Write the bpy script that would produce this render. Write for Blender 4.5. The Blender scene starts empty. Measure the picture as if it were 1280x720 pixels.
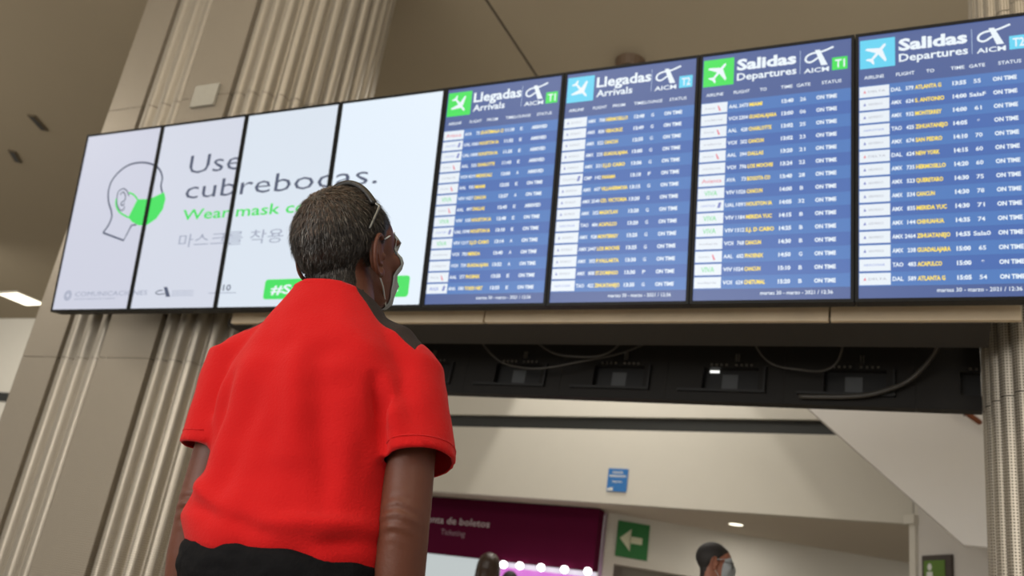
import bpy, bmesh, math, random
from mathutils import Vector, Matrix, noise
from mathutils.bvhtree import BVHTree
S = bpy.context.scene
COL = S.collection
PI = math.pi
def V(*a): return Vector(a)
# ------------------------------------------------------------ camera
cam = bpy.data.cameras.new('camera'); camo = bpy.data.objects.new('camera', cam); COL.objects.link(camo)
CAM = V(5.2392, -3.7516, 1.0)
cf = V(-0.42961615, 0.83222041, 0.35048418); cr = V(0.9027993, 0.40425946, 0.14672329); cu_ = V(0.01958043, -0.37945156, 0.92500439)
camo.matrix_world = Matrix(((cr.x, cu_.x, -cf.x, CAM.x), (cr.y, cu_.y, -cf.y, CAM.y), (cr.z, cu_.z, -cf.z, CAM.z), (0, 0, 0, 1)))
cam.sensor_width = 36; cam.lens = 1135.65 / 1280 * 36; cam.clip_start = .05; cam.clip_end = 200
cam.dof.use_dof = True; cam.dof.focus_distance = 1.78; cam.dof.aperture_fstop = 4.5
S.camera = camo
# ------------------------------------------------------------ world, exposure
w = bpy.data.worlds.new('world'); S.world = w; w.use_nodes = True
w.node_tree.nodes['Background'].inputs[0].default_value = (1.0, .95, .88, 1)
w.node_tree.nodes['Background'].inputs[1].default_value = .5
S.view_settings.view_transform = 'Standard'; S.view_settings.look = 'None'
S.view_settings.exposure = 0.0; S.view_settings.gamma = 1; S.view_settings.use_curve_mapping = False
# ------------------------------------------------------------ lamps of the hall, plus unseen fill lights added to brighten it
def area(name, loc, target, size, power, col=(1, .95, .87), sy=None):
    l = bpy.data.lights.new(name, 'AREA'); l.shape = 'RECTANGLE'; l.size = size; l.size_y = sy or size; l.energy = power; l.color = col
    o = bpy.data.objects.new(name, l); COL.objects.link(o); o.location = loc
    o.rotation_euler = (Vector(target) - Vector(loc)).to_track_quat('-Z', 'Y').to_euler(); return o
area('hall_lamp', (1.5, -5.0, 6.2), (3.0, -1.5, 1.5), 2.5, 85)
area('hall_lamp', (7.5, -5.5, 6.2), (6.0, -1.5, 1.5), 2.5, 85)
area('hall_lamp', (-6, -2, 6.2), (-6, 2, 0), 3, 220)
area('passage_lamp', (2.5, 3.2, 5.6), (3.0, 4.4, 0), 2.0, 90)
area('concourse_lamp', (-13, 5.0, 6.0), (-14, 9, 0), 3, 420)
area('ceiling_fill', (4.5, -5.4, 3.4), (4.5, -5.4, 6), 5, 800)  # unseen upward fill, added to brighten the ceiling
area('rear_fill', (1.5, -8.9, 2.2), (3.2, 0, 2.4), 5, 330, (1, .96, .9), 3)  # unseen fill added behind the camera to light shirt, beam and column
area('ceiling_fill', (-9, -3, 2.6), (-9, -3, 6), 6, 320)  # upward fill added for the left of the ceiling
area('ceiling_fill', (10, 0, 2.6), (10, 0, 6), 3, 260)  # upward fill added on the right side
area('under_soffit_lamp', (3.4, 6.6, 2.40), (3.4, 6.7, 0), .5, 8)
# ------------------------------------------------------------ materials
def lin(c):
    return tuple((x / 12.92 if x <= .04045 else ((x + .055) / 1.055) ** 2.4) for x in (v / 255 for v in c))
def mat(name, rgb, rough=.6, metal=0, bump=0, bscale=60, var=0, vscale=6, emis=0, ecol=None, spec=.5, sheen=0, stretch=None, alpha=1, coords='Object'):
    m = bpy.data.materials.new(name); m.use_nodes = True; nt = m.node_tree; p = nt.nodes['Principled BSDF']
    c = lin(rgb) + (1,)
    p.inputs['Base Color'].default_value = c; p.inputs['Roughness'].default_value = rough; p.inputs['Metallic'].default_value = metal
    p.inputs['Specular IOR Level'].default_value = spec
    if sheen: p.inputs['Sheen Weight'].default_value = sheen
    if emis:
        p.inputs['Emission Color'].default_value = (lin(ecol) if ecol else lin(rgb)) + (1,); p.inputs['Emission Strength'].default_value = emis
    if bump or var:
        tc = nt.nodes.new('ShaderNodeTexCoord'); mp = nt.nodes.new('ShaderNodeMapping'); nt.links.new(tc.outputs[coords], mp.inputs[0])
        if stretch: mp.inputs['Scale'].default_value = stretch
    if var:
        n = nt.nodes.new('ShaderNodeTexNoise'); n.inputs['Scale'].default_value = vscale; n.inputs['Detail'].default_value = 4
        nt.links.new(mp.outputs[0], n.inputs[0]); mx = nt.nodes.new('ShaderNodeMix'); mx.data_type = 'RGBA'
        mx.inputs[6].default_value = tuple(max(0, x * (1 - var)) for x in c[:3]) + (1,); mx.inputs[7].default_value = tuple(min(1, x * (1 + var)) for x in c[:3]) + (1,)
        nt.links.new(n.outputs[0], mx.inputs[0]); nt.links.new(mx.outputs[2], p.inputs['Base Color'])
    if bump:
        n2 = nt.nodes.new('ShaderNodeTexNoise'); n2.inputs['Scale'].default_value = bscale; n2.inputs['Detail'].default_value = 5
        nt.links.new(mp.outputs[0], n2.inputs[0]); b = nt.nodes.new('ShaderNodeBump'); b.inputs['Strength'].default_value = bump; b.inputs['Distance'].default_value = .01
        nt.links.new(n2.outputs[0], b.inputs['Height']); nt.links.new(b.outputs[0], p.inputs['Normal'])
    return m
def glow(name, rgb, k=1.0):
    m = bpy.data.materials.new(name); m.use_nodes = True; nt = m.node_tree; p = nt.nodes['Principled BSDF']
    p.inputs['Base Color'].default_value = (.01, .01, .01, 1); p.inputs['Roughness'].default_value = .35
    p.inputs['Emission Color'].default_value = lin(rgb) + (1,); p.inputs['Emission Strength'].default_value = k
    return m
def metal_sheet(name, rgb, dots=True):
    m = mat(name, rgb, rough=.48, metal=.72, var=.04, vscale=2.5, stretch=(1, 1, .15))
    nt = m.node_tree; p = nt.nodes['Principled BSDF']
    if dots:     # fine perforations in the steel sheet, u = length along the sheet, v = height
        uv = nt.nodes.new('ShaderNodeTexCoord'); mp = nt.nodes.new('ShaderNodeMapping'); mp.inputs['Scale'].default_value = (75, 75, 75)
        nt.links.new(uv.outputs['UV'], mp.inputs[0])
        fr = nt.nodes.new('ShaderNodeVectorMath'); fr.operation = 'FRACTION'; nt.links.new(mp.outputs[0], fr.inputs[0])
        sb = nt.nodes.new('ShaderNodeVectorMath'); sb.operation = 'SUBTRACT'; sb.inputs[1].default_value = (.5, .5, 0); nt.links.new(fr.outputs[0], sb.inputs[0])
        ln = nt.nodes.new('ShaderNodeVectorMath'); ln.operation = 'LENGTH'; nt.links.new(sb.outputs[0], ln.inputs[0])
        lt = nt.nodes.new('ShaderNodeMath'); lt.operation = 'LESS_THAN'; lt.inputs[1].default_value = .27; nt.links.new(ln.outputs['Value'], lt.inputs[0])
        src = p.inputs['Base Color'].links[0].from_socket
        mx = nt.nodes.new('ShaderNodeMix'); mx.data_type = 'RGBA'; nt.links.new(lt.outputs[0], mx.inputs[0]); nt.links.new(src, mx.inputs[6]); mx.inputs[7].default_value = (.03, .027, .024, 1)
        nt.links.new(mx.outputs[2], p.inputs['Base Color'])
    return m
# ------------------------------------------------------------ mesh helpers
def setp(o, label=None, cat=None, group=None, kind=None):
    if label: o['label'] = label
    if cat: o['category'] = cat
    if group: o['group'] = group
    if kind: o['kind'] = kind
    return o
def empty(name, loc=(0, 0, 0), rz=0, label=None, cat=None, group=None):
    o = bpy.data.objects.new(name, None); COL.objects.link(o); o.location = loc; o.rotation_euler = (0, 0, rz); o.empty_display_size = .1
    return setp(o, label, cat, group)
def link(name, me, parent=None):
    o = bpy.data.objects.new(name, me); COL.objects.link(o)
    if parent: o.parent = parent
    return o
def build(name, bm, m, parent=None, smooth=False):
    kind_ = 'stuff' if ('text' in name or name in ('lettering', 'connector_row', 'airline_logo', 'column_headings')) and len(bm.faces) > 6 else None
    me = bpy.data.meshes.new(name)
    bmesh.ops.recalc_face_normals(bm, faces=bm.faces[:]) if smooth != 'keep' else None
    bm.to_mesh(me); bm.free()
    for x in (m if isinstance(m, (list, tuple)) else [m]): me.materials.append(x)
    if smooth:
        for f in me.polygons: f.use_smooth = True
    o = link(name, me, parent)
    if kind_: o['kind'] = kind_
    return o
def bx(bm, lo, hi, M=None, bevel=0):
    vs = [V(x, y, z) for z in (lo[2], hi[2]) for y in (lo[1], hi[1]) for x in (lo[0], hi[0])]
    if M: vs = [M @ v for v in vs]
    vv = [bm.verts.new(v) for v in vs]
    fs = [bm.faces.new([vv[i] for i in q]) for q in ((0, 2, 3, 1), (4, 5, 7, 6), (0, 1, 5, 4), (2, 6, 7, 3), (0, 4, 6, 2), (1, 3, 7, 5))]
    if bevel:
        es = list({e for f in fs for e in f.edges}); bmesh.ops.bevel(bm, geom=es, offset=bevel, segments=2, affect='EDGES', profile=.6)
    return vv
def box(name, lo, hi, m, parent=None, bevel=0, M=None):
    bm = bmesh.new(); bx(bm, lo, hi, M, bevel); return build(name, bm, m, parent)
def prism(bm, pts, t, M):
    """flat polygon pts (x, z) with thickness t along +y of M"""
    a = [bm.verts.new(M @ V(x, 0, z)) for x, z in pts]; b = [bm.verts.new(M @ V(x, t, z)) for x, z in pts]
    bm.faces.new(a); bm.faces.new(b[::-1]); n = len(pts)
    for i in range(n): bm.faces.new((a[i], b[i], b[(i + 1) % n], a[(i + 1) % n]))
def frame_axes(d):
    d = d.normalized(); up = V(0, 0, 1) if abs(d.z) < .9 else V(0, 1, 0)
    x = d.cross(up).normalized(); return x, x.cross(d).normalized()
def sweep(bm, pts, rad, n=16, dome=True, sx=None):
    """closed tube along pts with radius per point; sx = optional flattening of the second axis"""
    pts = [Vector(p) for p in pts]; rad = list(rad); sx = sx or [1] * len(pts)
    P, R, T, F = [], [], [], []
    ds = [(pts[min(i + 1, len(pts) - 1)] - pts[max(i - 1, 0)]).normalized() for i in range(len(pts))]
    if dome:
        for k in (0, 1, 2):
            a = PI / 2 * (1 - k / 3) * .97; P.append(pts[0] - ds[0] * rad[0] * math.sin(a)); R.append(rad[0] * math.cos(a)); T.append(ds[0]); F.append(sx[0])
    for p, r, d, f in zip(pts, rad, ds, sx): P.append(p); R.append(r); T.append(d); F.append(f)
    if dome:
        for k in (2, 1, 0):
            a = PI / 2 * (1 - k / 3) * .97; P.append(pts[-1] + ds[-1] * rad[-1] * math.sin(a)); R.append(rad[-1] * math.cos(a)); T.append(ds[-1]); F.append(sx[-1])
    x, y = frame_axes(T[0]); rings = []
    for p, r, d, f in zip(P, R, T, F):
        x = (x - d * x.dot(d)).normalized(); y = d.cross(x)
        rings.append([bm.verts.new(p + x * r * math.cos(2 * PI * i / n) + y * r * f * math.sin(2 * PI * i / n)) for i in range(n)])
    for a, b in zip(rings, rings[1:]):
        for i in range(n): bm.faces.new((a[i], a[(i + 1) % n], b[(i + 1) % n], b[i]))
    bm.faces.new(rings[0][::-1]); bm.faces.new(rings[-1])
def ell(bm, c, r, M=None, seg=20):
    T = Matrix.Translation(Vector(c)) @ Matrix.Diagonal((r[0], r[1], r[2], 1))
    if M: T = M @ T
    bmesh.ops.create_uvsphere(bm, u_segments=seg, v_segments=seg // 2 + 2, radius=1, matrix=T)
def loft(bm, rings, n=40, e=2.3):
    R = []
    for (cx, cy, z, a, b) in rings:
        r = []
        for i in range(n):
            t = 2 * PI * i / n; c, s = math.cos(t), math.sin(t)
            r.append(bm.verts.new((cx + a * math.copysign(abs(c) ** (2 / e), c), cy + b * math.copysign(abs(s) ** (2 / e), s), z)))
        R.append(r)
    for a, b in zip(R, R[1:]):
        for i in range(n): bm.faces.new((a[i], a[(i + 1) % n], b[(i + 1) % n], b[i]))
    bm.faces.new(R[0][::-1]); bm.faces.new(R[-1])
def remesh(bm, voxel, sm=4):
    bmesh.ops.recalc_face_normals(bm, faces=bm.faces[:])
    me = bpy.data.meshes.new('tmp'); bm.to_mesh(me); bm.free(); o = bpy.data.objects.new('tmp', me); COL.objects.link(o)
    md = o.modifiers.new('r', 'REMESH'); md.mode = 'VOXEL'; md.voxel_size = voxel
    if sm: s = o.modifiers.new('s', 'SMOOTH'); s.factor = .5; s.iterations = sm
    dg = bpy.context.evaluated_depsgraph_get(); r = bpy.data.meshes.new_from_object(o.evaluated_get(dg))
    bpy.data.objects.remove(o); bpy.data.meshes.remove(me)
    b = bmesh.new(); b.from_mesh(r); bpy.data.meshes.remove(r); return b
# ------------------------------------------------------------ text as flat meshes
_tc = {}
def tmesh(s, bold=0.0):
    k = (s, bold)
    if k not in _tc:
        c = bpy.data.curves.new('t', 'FONT'); c.body = s; c.resolution_u = 2; c.offset = bold
        o = bpy.data.objects.new('t', c); m = o.to_mesh()
        vs = [(v.co.x, v.co.y) for v in m.vertices]; fs = [tuple(p.vertices) for p in m.polygons]; o.to_mesh_clear()
        bpy.data.objects.remove(o); bpy.data.curves.remove(c)
        x0 = min(v[0] for v in vs); x1 = max(v[0] for v in vs)
        _tc[k] = ([((x - x0) / (x1 - x0), y / .70) for x, y in vs], fs, (x1 - x0) / .70)
    return _tc[k]
def put_text(bm, s, x, z, h, M, w=None, bold=.02, y=0.0, shear=0.0, align='l', mi=0):
    """text on the local x-z plane of M, facing -y; h cap height, w total width"""
    vs, fs, asp = tmesh(s, bold); w = w or asp * h
    if align == 'r': x -= w
    if align == 'c': x -= w / 2
    vv = [bm.verts.new(M @ V(x + u * w + shear * v * h, y, z + v * h)) for u, v in vs]
    for f in fs:
        try: bm.faces.new([vv[i] for i in f]).material_index = mi
        except ValueError: pass
def poly(bm, pts, M, y=0.0, mi=0):
    f = bm.faces.new([bm.verts.new(M @ V(x, y, z)) for x, z in pts]); f.material_index = mi; return f
def ribbon(bm, pts, wd, M, y=0.0, mi=0):
    pts = [Vector(p) for p in pts]
    L, R = [], []
    for i, p in enumerate(pts):
        d = (pts[min(i + 1, len(pts) - 1)] - pts[max(i - 1, 0)]).normalized(); n = V(-d.y, d.x)
        L.append(bm.verts.new(M @ V(*( (p + n * wd / 2).x, y, (p + n * wd / 2).y)))); R.append(bm.verts.new(M @ V((p - n * wd / 2).x, y, (p - n * wd / 2).y)))
    for i in range(len(pts) - 1): bm.faces.new((L[i], R[i], R[i + 1], L[i + 1])).material_index = mi
def spline(pts, k=6):
    out = []; n = len(pts)
    for i in range(n - 1):
        p0, p1, p2, p3 = (Vector(pts[max(i - 1, 0)]), Vector(pts[i]), Vector(pts[i + 1]), Vector(pts[min(i + 2, n - 1)]))
        for j in range(k):
            t = j / k; out.append(.5 * (2 * p1 + (p2 - p0) * t + (2 * p0 - 5 * p1 + 4 * p2 - p3) * t * t + (3 * p1 - p0 - 3 * p2 + p3) * t ** 3))
    out.append(Vector(pts[-1])); return out

# ============================================================ STRUCTURE
m_floor = mat('terrazzo', (150, 142, 130), rough=.25, var=.12, vscale=40)
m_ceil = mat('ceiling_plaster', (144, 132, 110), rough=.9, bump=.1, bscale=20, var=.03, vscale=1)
m_wall = mat('white_plaster', (204, 200, 189), rough=.8, bump=.06, bscale=30, var=.02)
m_wall_cool = mat('white_panel', (200, 196, 190), rough=.7, bump=.05, bscale=30, var=.02)
m_dark = mat('dark_recess', (34, 36, 34), rough=.6)
m_seam = mat('seam_shadow_gap', (70, 62, 52), rough=.9)
def struct(name, lo, hi, m, M=None): return setp(box(name, lo, hi, m, M=M), kind='structure')
struct('floor', (-18, -9, -.1), (12, 14, 0), m_floor)
# ceiling in large plaster fields with narrow joints
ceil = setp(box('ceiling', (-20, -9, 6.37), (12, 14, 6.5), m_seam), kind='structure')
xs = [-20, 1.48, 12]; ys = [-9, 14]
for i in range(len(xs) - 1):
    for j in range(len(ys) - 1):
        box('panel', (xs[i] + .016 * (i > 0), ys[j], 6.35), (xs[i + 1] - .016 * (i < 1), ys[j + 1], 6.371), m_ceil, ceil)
# far wall on the left with a dark band
wl = struct('wall_far', (-20, 10.2, 0), (-3.5, 10.4, 6.37), m_wall)
setp(box('trim_1', (-20, 10.12, 4.27), (-3.5, 10.2, 4.46), m_dark), kind='structure')
# bulkhead (fascia) above the passage, its own direction
FA = V(-.49, 6.04, 2.45); fe = V(5.42, -.594, 0).normalized()
F = Matrix(((fe.x, -fe.y, 0, FA.x), (fe.y, fe.x, 0, FA.y), (0, 0, 1, FA.z), (0, 0, 0, 1)))   # x along the fascia, y into it
struct('wall_back', (-3.0, 0, 0), (5.46, .12, .812), m_wall, F)
struct('wall_back', (-3.0, 0, .965), (5.46, .12, 3.9), m_wall, F)
setp(box('trim_2', (-3.0, .05, .80), (4.9, .12, .97), m_dark, M=F), kind='structure')
# wall with the arrow sign (angled) and soffit
A3 = V(1.616, 6.459, 2.45); e3 = V(3.205, 1.892, 0).normalized()
G = Matrix(((e3.x, -e3.y, 0, A3.x), (e3.y, e3.x, 0, A3.y), (0, 0, 1, A3.z), (0, 0, 0, 1)))
bm = bmesh.new()
sp = [F @ V(-3, .12, 0), F @ V(5.46, .12, 0), G @ V(4.4, .3, 0), G @ V(0, .3, 0), V(-3.2, 6.98, 2.45)]
a = [bm.verts.new(p) for p in sp]; b = [bm.verts.new(p + V(0, 0, .1)) for p in sp]
bm.faces.new(a); bm.faces.new(b[::-1])
for i in range(5): bm.faces.new((a[i], b[i], b[(i + 1) % 5], a[(i + 1) % 5]))
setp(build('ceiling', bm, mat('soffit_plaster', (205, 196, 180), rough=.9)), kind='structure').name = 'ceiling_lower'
struct('wall_angled', (0.05, 0, -.556), (4.4, .2, 0), m_wall, G)
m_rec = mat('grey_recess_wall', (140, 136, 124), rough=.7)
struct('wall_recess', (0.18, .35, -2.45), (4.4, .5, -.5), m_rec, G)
struct('trim_3', (0.05, 0, -2.45), (0.18, .2, -.556), m_wall, G)
# wall carrying the restroom sign, running from the pillar towards the viewer
e5 = V(.636, -.77, 0).normalized(); C5 = V(4.95, 5.4, 0)
H5 = Matrix(((e5.x, -e5.y, 0, C5.x), (e5.y, e5.x, 0, C5.y), (0, 0, 1, 0), (0, 0, 0, 1)))
struct('wall_right', (0.05, 0, 0), (5, .12, 3.6), m_wall_cool, H5)
struct('trim_4', (-.03, -.03, 0), (.05, .12, 2.44), m_wall, H5)
setp(box('trim_6', (-.02, .02, 2.44), (.06, .2, 3.6), m_wall, M=H5), kind='structure')
setp(box('trim_5', (-.08, -.05, 2.44), (.06, .1, 2.52), m_wall, M=H5), kind='structure')

# ============================================================ STAIR CLADDING
st = empty('stair_underside', (4.2, 4.0, 2.1), label='large white triangular stair side panel sloping down to the right behind the right column', cat='staircase')
bm = bmesh.new(); prism(bm, [(-1.6, 2.4), (1.134, 0), (1.72, 0), (1.72, 2.4)], .10, Matrix.Identity(4))
build('side_panel', bm, mat('stair_white', (226, 225, 224), rough=.6, var=.02), st)
hr = empty('handrail', (5.3, 3.86, 3.1), label='short brown wooden rail at the top of the white stair side, beside the right column', cat='handrail')
bm = bmesh.new(); sweep(bm, [(-.03, 0, .06), (.16, 0, -.09)], [.022, .022], 8)
build('rail', bm, mat('brown_wood', (120, 62, 28), rough=.5), hr, True)
bm = bmesh.new(); sweep(bm, [(.06, 0, -.01), (.06, .12, -.01)], [.008, .008], 6); build('bracket', bm, m_dark, hr)

# ============================================================ COLUMNS
m_steel = metal_sheet('perforated_steel', (188, 180, 166))
m_steel_flat = metal_sheet('flat_steel', (184, 174, 158))
TIERS = ((0, 2.27), (2.275, 4.255), (4.26, 6.35))
def strip(name, pts, parent, m):
    """vertical sheet through the plan polyline pts, one object per tier"""
    s = [0]
    for a, b in zip(pts, pts[1:]): s.append(s[-1] + math.hypot(b[0] - a[0], b[1] - a[1]))
    for z0, z1 in TIERS:
        me = bpy.data.meshes.new(name); vs = [(x, y, z) for z in (z0, z1) for x, y in pts]; n = len(pts)
        fs = [(i, i + 1, n + i + 1, n + i) for i in range(n - 1)]
        me.from_pydata(vs, [], fs); uv = me.uv_layers.new(name='UVMap')
        for p in me.polygons:
            p.use_smooth = name != 'flat_panel'
            for li, vi in zip(p.loop_indices, p.vertices): uv.data[li].uv = (s[vi % n], vs[vi][2])
        me.materials.append(m); link(name, me, parent)
def ribs(path, pitch, depth, k=12, phase=0):
    """path(s)->(x, y, nx, ny), s from 0 to L"""
    f, L = path; out = []; n = max(2, int(round(L / pitch))) * k
    for i in range(n + 1):
        s = L * i / n; x, y, nx, ny = f(s); t = (i / k) % 1
        d = -depth * (.5 + .5 * math.cos(2 * PI * i / k)) ** 2.5
        out.append((x + nx * d, y + ny * d))
    return out
lc = empty('fluted_column', (0, 0, 0), label='wide column clad in flat and fluted steel strips behind the left white screens', cat='column')
yf = .3
strip('flat_panel', [(.75, 1.43), (-.535, 1.43), (-.55, .31), (-.545, .3), (-.20, .3), (-.199, .355)], lc, m_steel_flat)
strip('fluted_panel', ribs((lambda s: (-.20 + s, yf, 0, -1),   .41), .137, .055), lc, m_steel)
strip('flat_panel', [(.21, yf + .045), (.212, yf - .008), (.668, yf - .008), (.67, yf + .05)], lc, m_steel_flat)
Rr = .564; L1 = .08; arc = Rr * PI
def lcp(s):
    if s < L1: return (.67 + s, yf, 0, -1)
    a = (s - L1) / Rr; return (.75 + Rr * math.sin(a), yf + Rr - Rr * math.cos(a), math.sin(a), -math.cos(a))
strip('fluted_panel', ribs((lcp, L1 + arc), .118, .06), lc, m_steel)
box('core', (-.5, .42, 0), (.9, 1.35, 6.35), m_dark, lc)
rc = empty('fluted_column', (5.99, .9, 0), label='round fluted steel column at the right edge below the last departures screen', cat='column')
R2 = .6
strip('fluted_panel', ribs((lambda s: (R2 * math.cos(s / R2), R2 * math.sin(s / R2), math.cos(s / R2), math.sin(s / R2)), 2 * PI * R2), .0966, .03, 10), rc, m_steel)
bm = bmesh.new(); sweep(bm, [(0, 0, .01), (0, 0, 6.33)], [.55, .55], 32, False); build('core', bm, m_dark, rc)
# paper patch stuck on the left column
pa = box('paper_notice', (.34, .270, 4.165), (.565, .2905, 4.345), mat('pale_paper', (156, 152, 140), rough=.8, var=.08, vscale=30), bevel=.002)
setp(pa, 'small pale blank square plate on the flat strip of the left column, above the screens', 'plate')

# ============================================================ DISPLAY WALL
TILT = .1416; PW = .70; PH = 1.235; PZ = 2.3315 + .187   # bottom edge height
PZ = 1.0 + 1.48142
SM = Matrix.Translation((0, 0, PZ)) @ Matrix.Rotation(TILT, 4, 'X')      # local x right, z up the panel, -y towards viewer
m_bezel = mat('black_bezel', (12, 13, 14), rough=.5, spec=.2)
ADC = [(203, 206, 222), (209, 214, 228), (216, 226, 238), (226, 238, 250)]  # viewing-angle dimming painted in: screens grow brighter panel by panel to the right
m_ad = [glow('advert_screen_light', c, 1.0) for c in ADC]
m_adtext = glow('advert_ink_slate', (72, 82, 108)); m_adgreen = glow('advert_ink_green', (58, 222, 92)); m_adgrey = glow('advert_ink_grey', (150, 158, 180)); m_white = glow('screen_white', (236, 244, 252))
ADM = None
def panel_frame(k, name, label, cat, group):
    M = SM @ Matrix.Translation((k * PW, 0, 0))
    r = empty(name, label=label, cat=cat, group=group); r.matrix_world = M; I = Matrix.Identity(4)
    bm = bmesh.new(); b = .016
    bx(bm, (.002, .004, .002), (PW - .002, .09, PH - .002))
    for lo, hi in (((.002, -.002, .002), (b, .004, PH - .002)), ((PW - b, -.002, .002), (PW - .002, .004, PH - .002)), ((b, -.002, .002), (PW - b, .004, b)), ((b, -.002, PH - b), (PW - b, .004, PH - .002))): bx(bm, lo, hi)
    build('bezel', bm, m_bezel, r)
    return r
# artwork of the four advert panels, drawn once across all of them then cut at the frames
def UV(p): return (p[0] * PW, p[1] * PH)
head_pts = [(1.145, 0.619), (1.112, 0.66), (1.113, 0.696), (1.08, 0.734), (1.017, 0.766), (0.915, 0.789), (0.793, 0.8), (0.659, 0.794), (0.551, 0.765), (0.469, 0.716), (0.448, 0.657), (0.477, 0.596), (0.537, 0.542), (0.559, 0.505), (0.537, 0.462), (0.486, 0.423)]
neck_pts = [(0.486, 0.423), (0.773, 0.374), (0.837, 0.454), (0.896, 0.455)]
ear_pts = [(0.731, 0.616), (0.691, 0.647), (0.633, 0.661), (0.581, 0.644), (0.581, 0.607), (0.607, 0.569), (0.654, 0.542), (0.695, 0.544), (0.699, 0.563)]
ear2_pts = [(0.614, 0.628), (0.642, 0.642), (0.68, 0.626), (0.689, 0.596), (0.658, 0.588), (0.648, 0.574), (0.676, 0.567), (0.69, 0.581)]
mask_pts = [(0.85, 0.594), (1.002, 0.59), (1.168, 0.621), (1.2, 0.584), (1.192, 0.528), (1.131, 0.48), (1.038, 0.451), (0.931, 0.45), (0.838, 0.471), (0.776, 0.498)]
str1 = [(0.722, 0.635), (0.788, 0.622), (0.85, 0.594)]; str2 = [(0.572, 0.608), (0.589, 0.57), (0.65, 0.531), (0.776, 0.498)]
I4 = Matrix.Identity(4); YA = .0030
def art_lines(bm):
    for pts in (head_pts, neck_pts): ribbon(bm, [UV(p) for p in (spline(pts) if pts is head_pts else pts)], .013, I4, .0020)
    for pts in (ear_pts, ear2_pts): ribbon(bm, [UV(p) for p in spline(pts)], .008, I4, .0018)
def art_mask(bm):
    poly(bm, [UV(p) for p in mask_pts], I4, .0014)
    for pts in (str1, str2): ribbon(bm, [UV(p) for p in spline(pts)], .012, I4, .0016)
def art_title(bm):
    put_text(bm, 'Use', 1.42 * PW, .708 * PH, .125, I4, w=.60 * PW, bold=-.004, y=.0015)
    put_text(bm, 'cubrebocas.', 1.43 * PW, .574 * PH, .118, I4, w=2.03 * PW, bold=-.004, y=.0015)
def art_sub(bm): put_text(bm, 'Wear mask correctly', 1.445 * PW, .462 * PH, .067, I4, w=1.98 * PW, bold=.012, y=.0015)
def art_kor(bm): put_text(bm, '마스크를 착용', 1.455 * PW, .325 * PH, .066, I4, w=1.15 * PW, bold=-.004, y=.0015)
def art_btn(bm):
    x0, x1, z0, z1, r = 2.49 * PW, 3.87 * PW, .048 * PH, .142 * PH, .018; pts = []
    for cx, cz, a0 in ((x1 - r, z1 - r, 0), (x0 + r, z1 - r, 90), (x0 + r, z0 + r, 180), (x1 - r, z0 + r, 270)):
        for j in range(5): a = math.radians(a0 + j * 22.5); pts.append((cx + r * math.cos(a), cz + r * math.sin(a)))
    poly(bm, pts, I4, .0022)
def art_btn_text(bm): put_text(bm, '#SanaDistancia', 2.56 * PW, .073 * PH, .052, I4, w=1.22 * PW, bold=.02, y=.0010)
def art_foot(bm):
    put_text(bm, 'COMUNICACIONES', .285 * PW, .082 * PH, .030, I4, w=.905 * PW, bold=.0, y=.0015)
    put_text(bm, 'SECRETARÍA DE COMUNICACIONES Y TRANSPORTES', .285 * PW, .064 * PH, .008, I4, w=.52 * PW, y=.0015)
    c = UV((.19, .088))
    for rr in (.030, .018):
        ribbon(bm, [(c[0] + rr * math.cos(2 * PI * i / 20), c[1] + rr * math.sin(2 * PI * i / 20)) for i in range(21)], .008, I4, .0015)
    for zz in (.094, .083, .072): put_text(bm, 'AEROPUERTO INTERNACIONAL', 1.48 * PW, zz * PH, .008, I4, w=.25 * PW, bold=.01, y=.0015)
    ribbon(bm, [(1.90 * PW, .083 * PH), (2.2 * PW, .083 * PH)], .004, I4, .0012)
def art_foot_dark(bm):
    poly(bm, [(x * PW, z * PH) for x, z in ((1.375, .120), (1.415, .120), (1.47, .070), (1.42, .070))], I4, .0013)
    ribbon(bm, [UV(p) for p in spline([(1.40, .086), (1.33, .083), (1.29, .092), (1.33, .102), (1.37, .103)])], .006, I4, .0013)
    put_text(bm, '110', 1.995 * PW, .094 * PH, .036, I4, w=.14 * PW, bold=.01, y=.0013)
ART = [('head_outline', art_lines, m_adtext), ('mask_drawing', art_mask, m_adgreen), ('headline_text', art_title, m_adtext), ('subtitle_text', art_sub, m_adgreen),
       ('korean_text', art_kor, m_adgrey), ('hashtag_button', art_btn, m_adgreen), ('hashtag_text', art_btn_text, m_white), ('footer_text', art_foot, m_adgrey), ('footer_emblem', art_foot_dark, m_adtext)]
AL = ['blank white upright screen at the far left showing the back of a masked head outline', 'white screen, second from the left, with the words Use cub and green Wear',
      'white screen, third from the left, with the letters rebo and green mask', 'white screen behind the man, ending cas. next to the first arrivals board']
for k in range(4):
    r = panel_frame(k, 'advert_screen', AL[k].replace('blank white', 'white'), 'screen', None)
    bm = bmesh.new(); bx(bm, (.016, .0025, .016), (PW - .016, .0039, PH - .016)); scr = build('screen', bm, m_ad[k], r)
    for nm, fn, m in ART:
        bm = bmesh.new(); fn(bm); bmesh.ops.triangulate(bm, faces=bm.faces[:])
        for co, no in ((V(k * PW + .016, 0, 0), V(-1, 0, 0)), (V((k + 1) * PW - .016, 0, 0), V(1, 0, 0))):
            bmesh.ops.bisect_plane(bm, geom=bm.verts[:] + bm.edges[:] + bm.faces[:], plane_co=co, plane_no=no, clear_outer=True)
        if len(bm.faces) == 0: bm.free(); continue
        bmesh.ops.translate(bm, verts=bm.verts[:], vec=(-k * PW, 0, 0)); build(nm, bm, m, scr, smooth=False)
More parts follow.
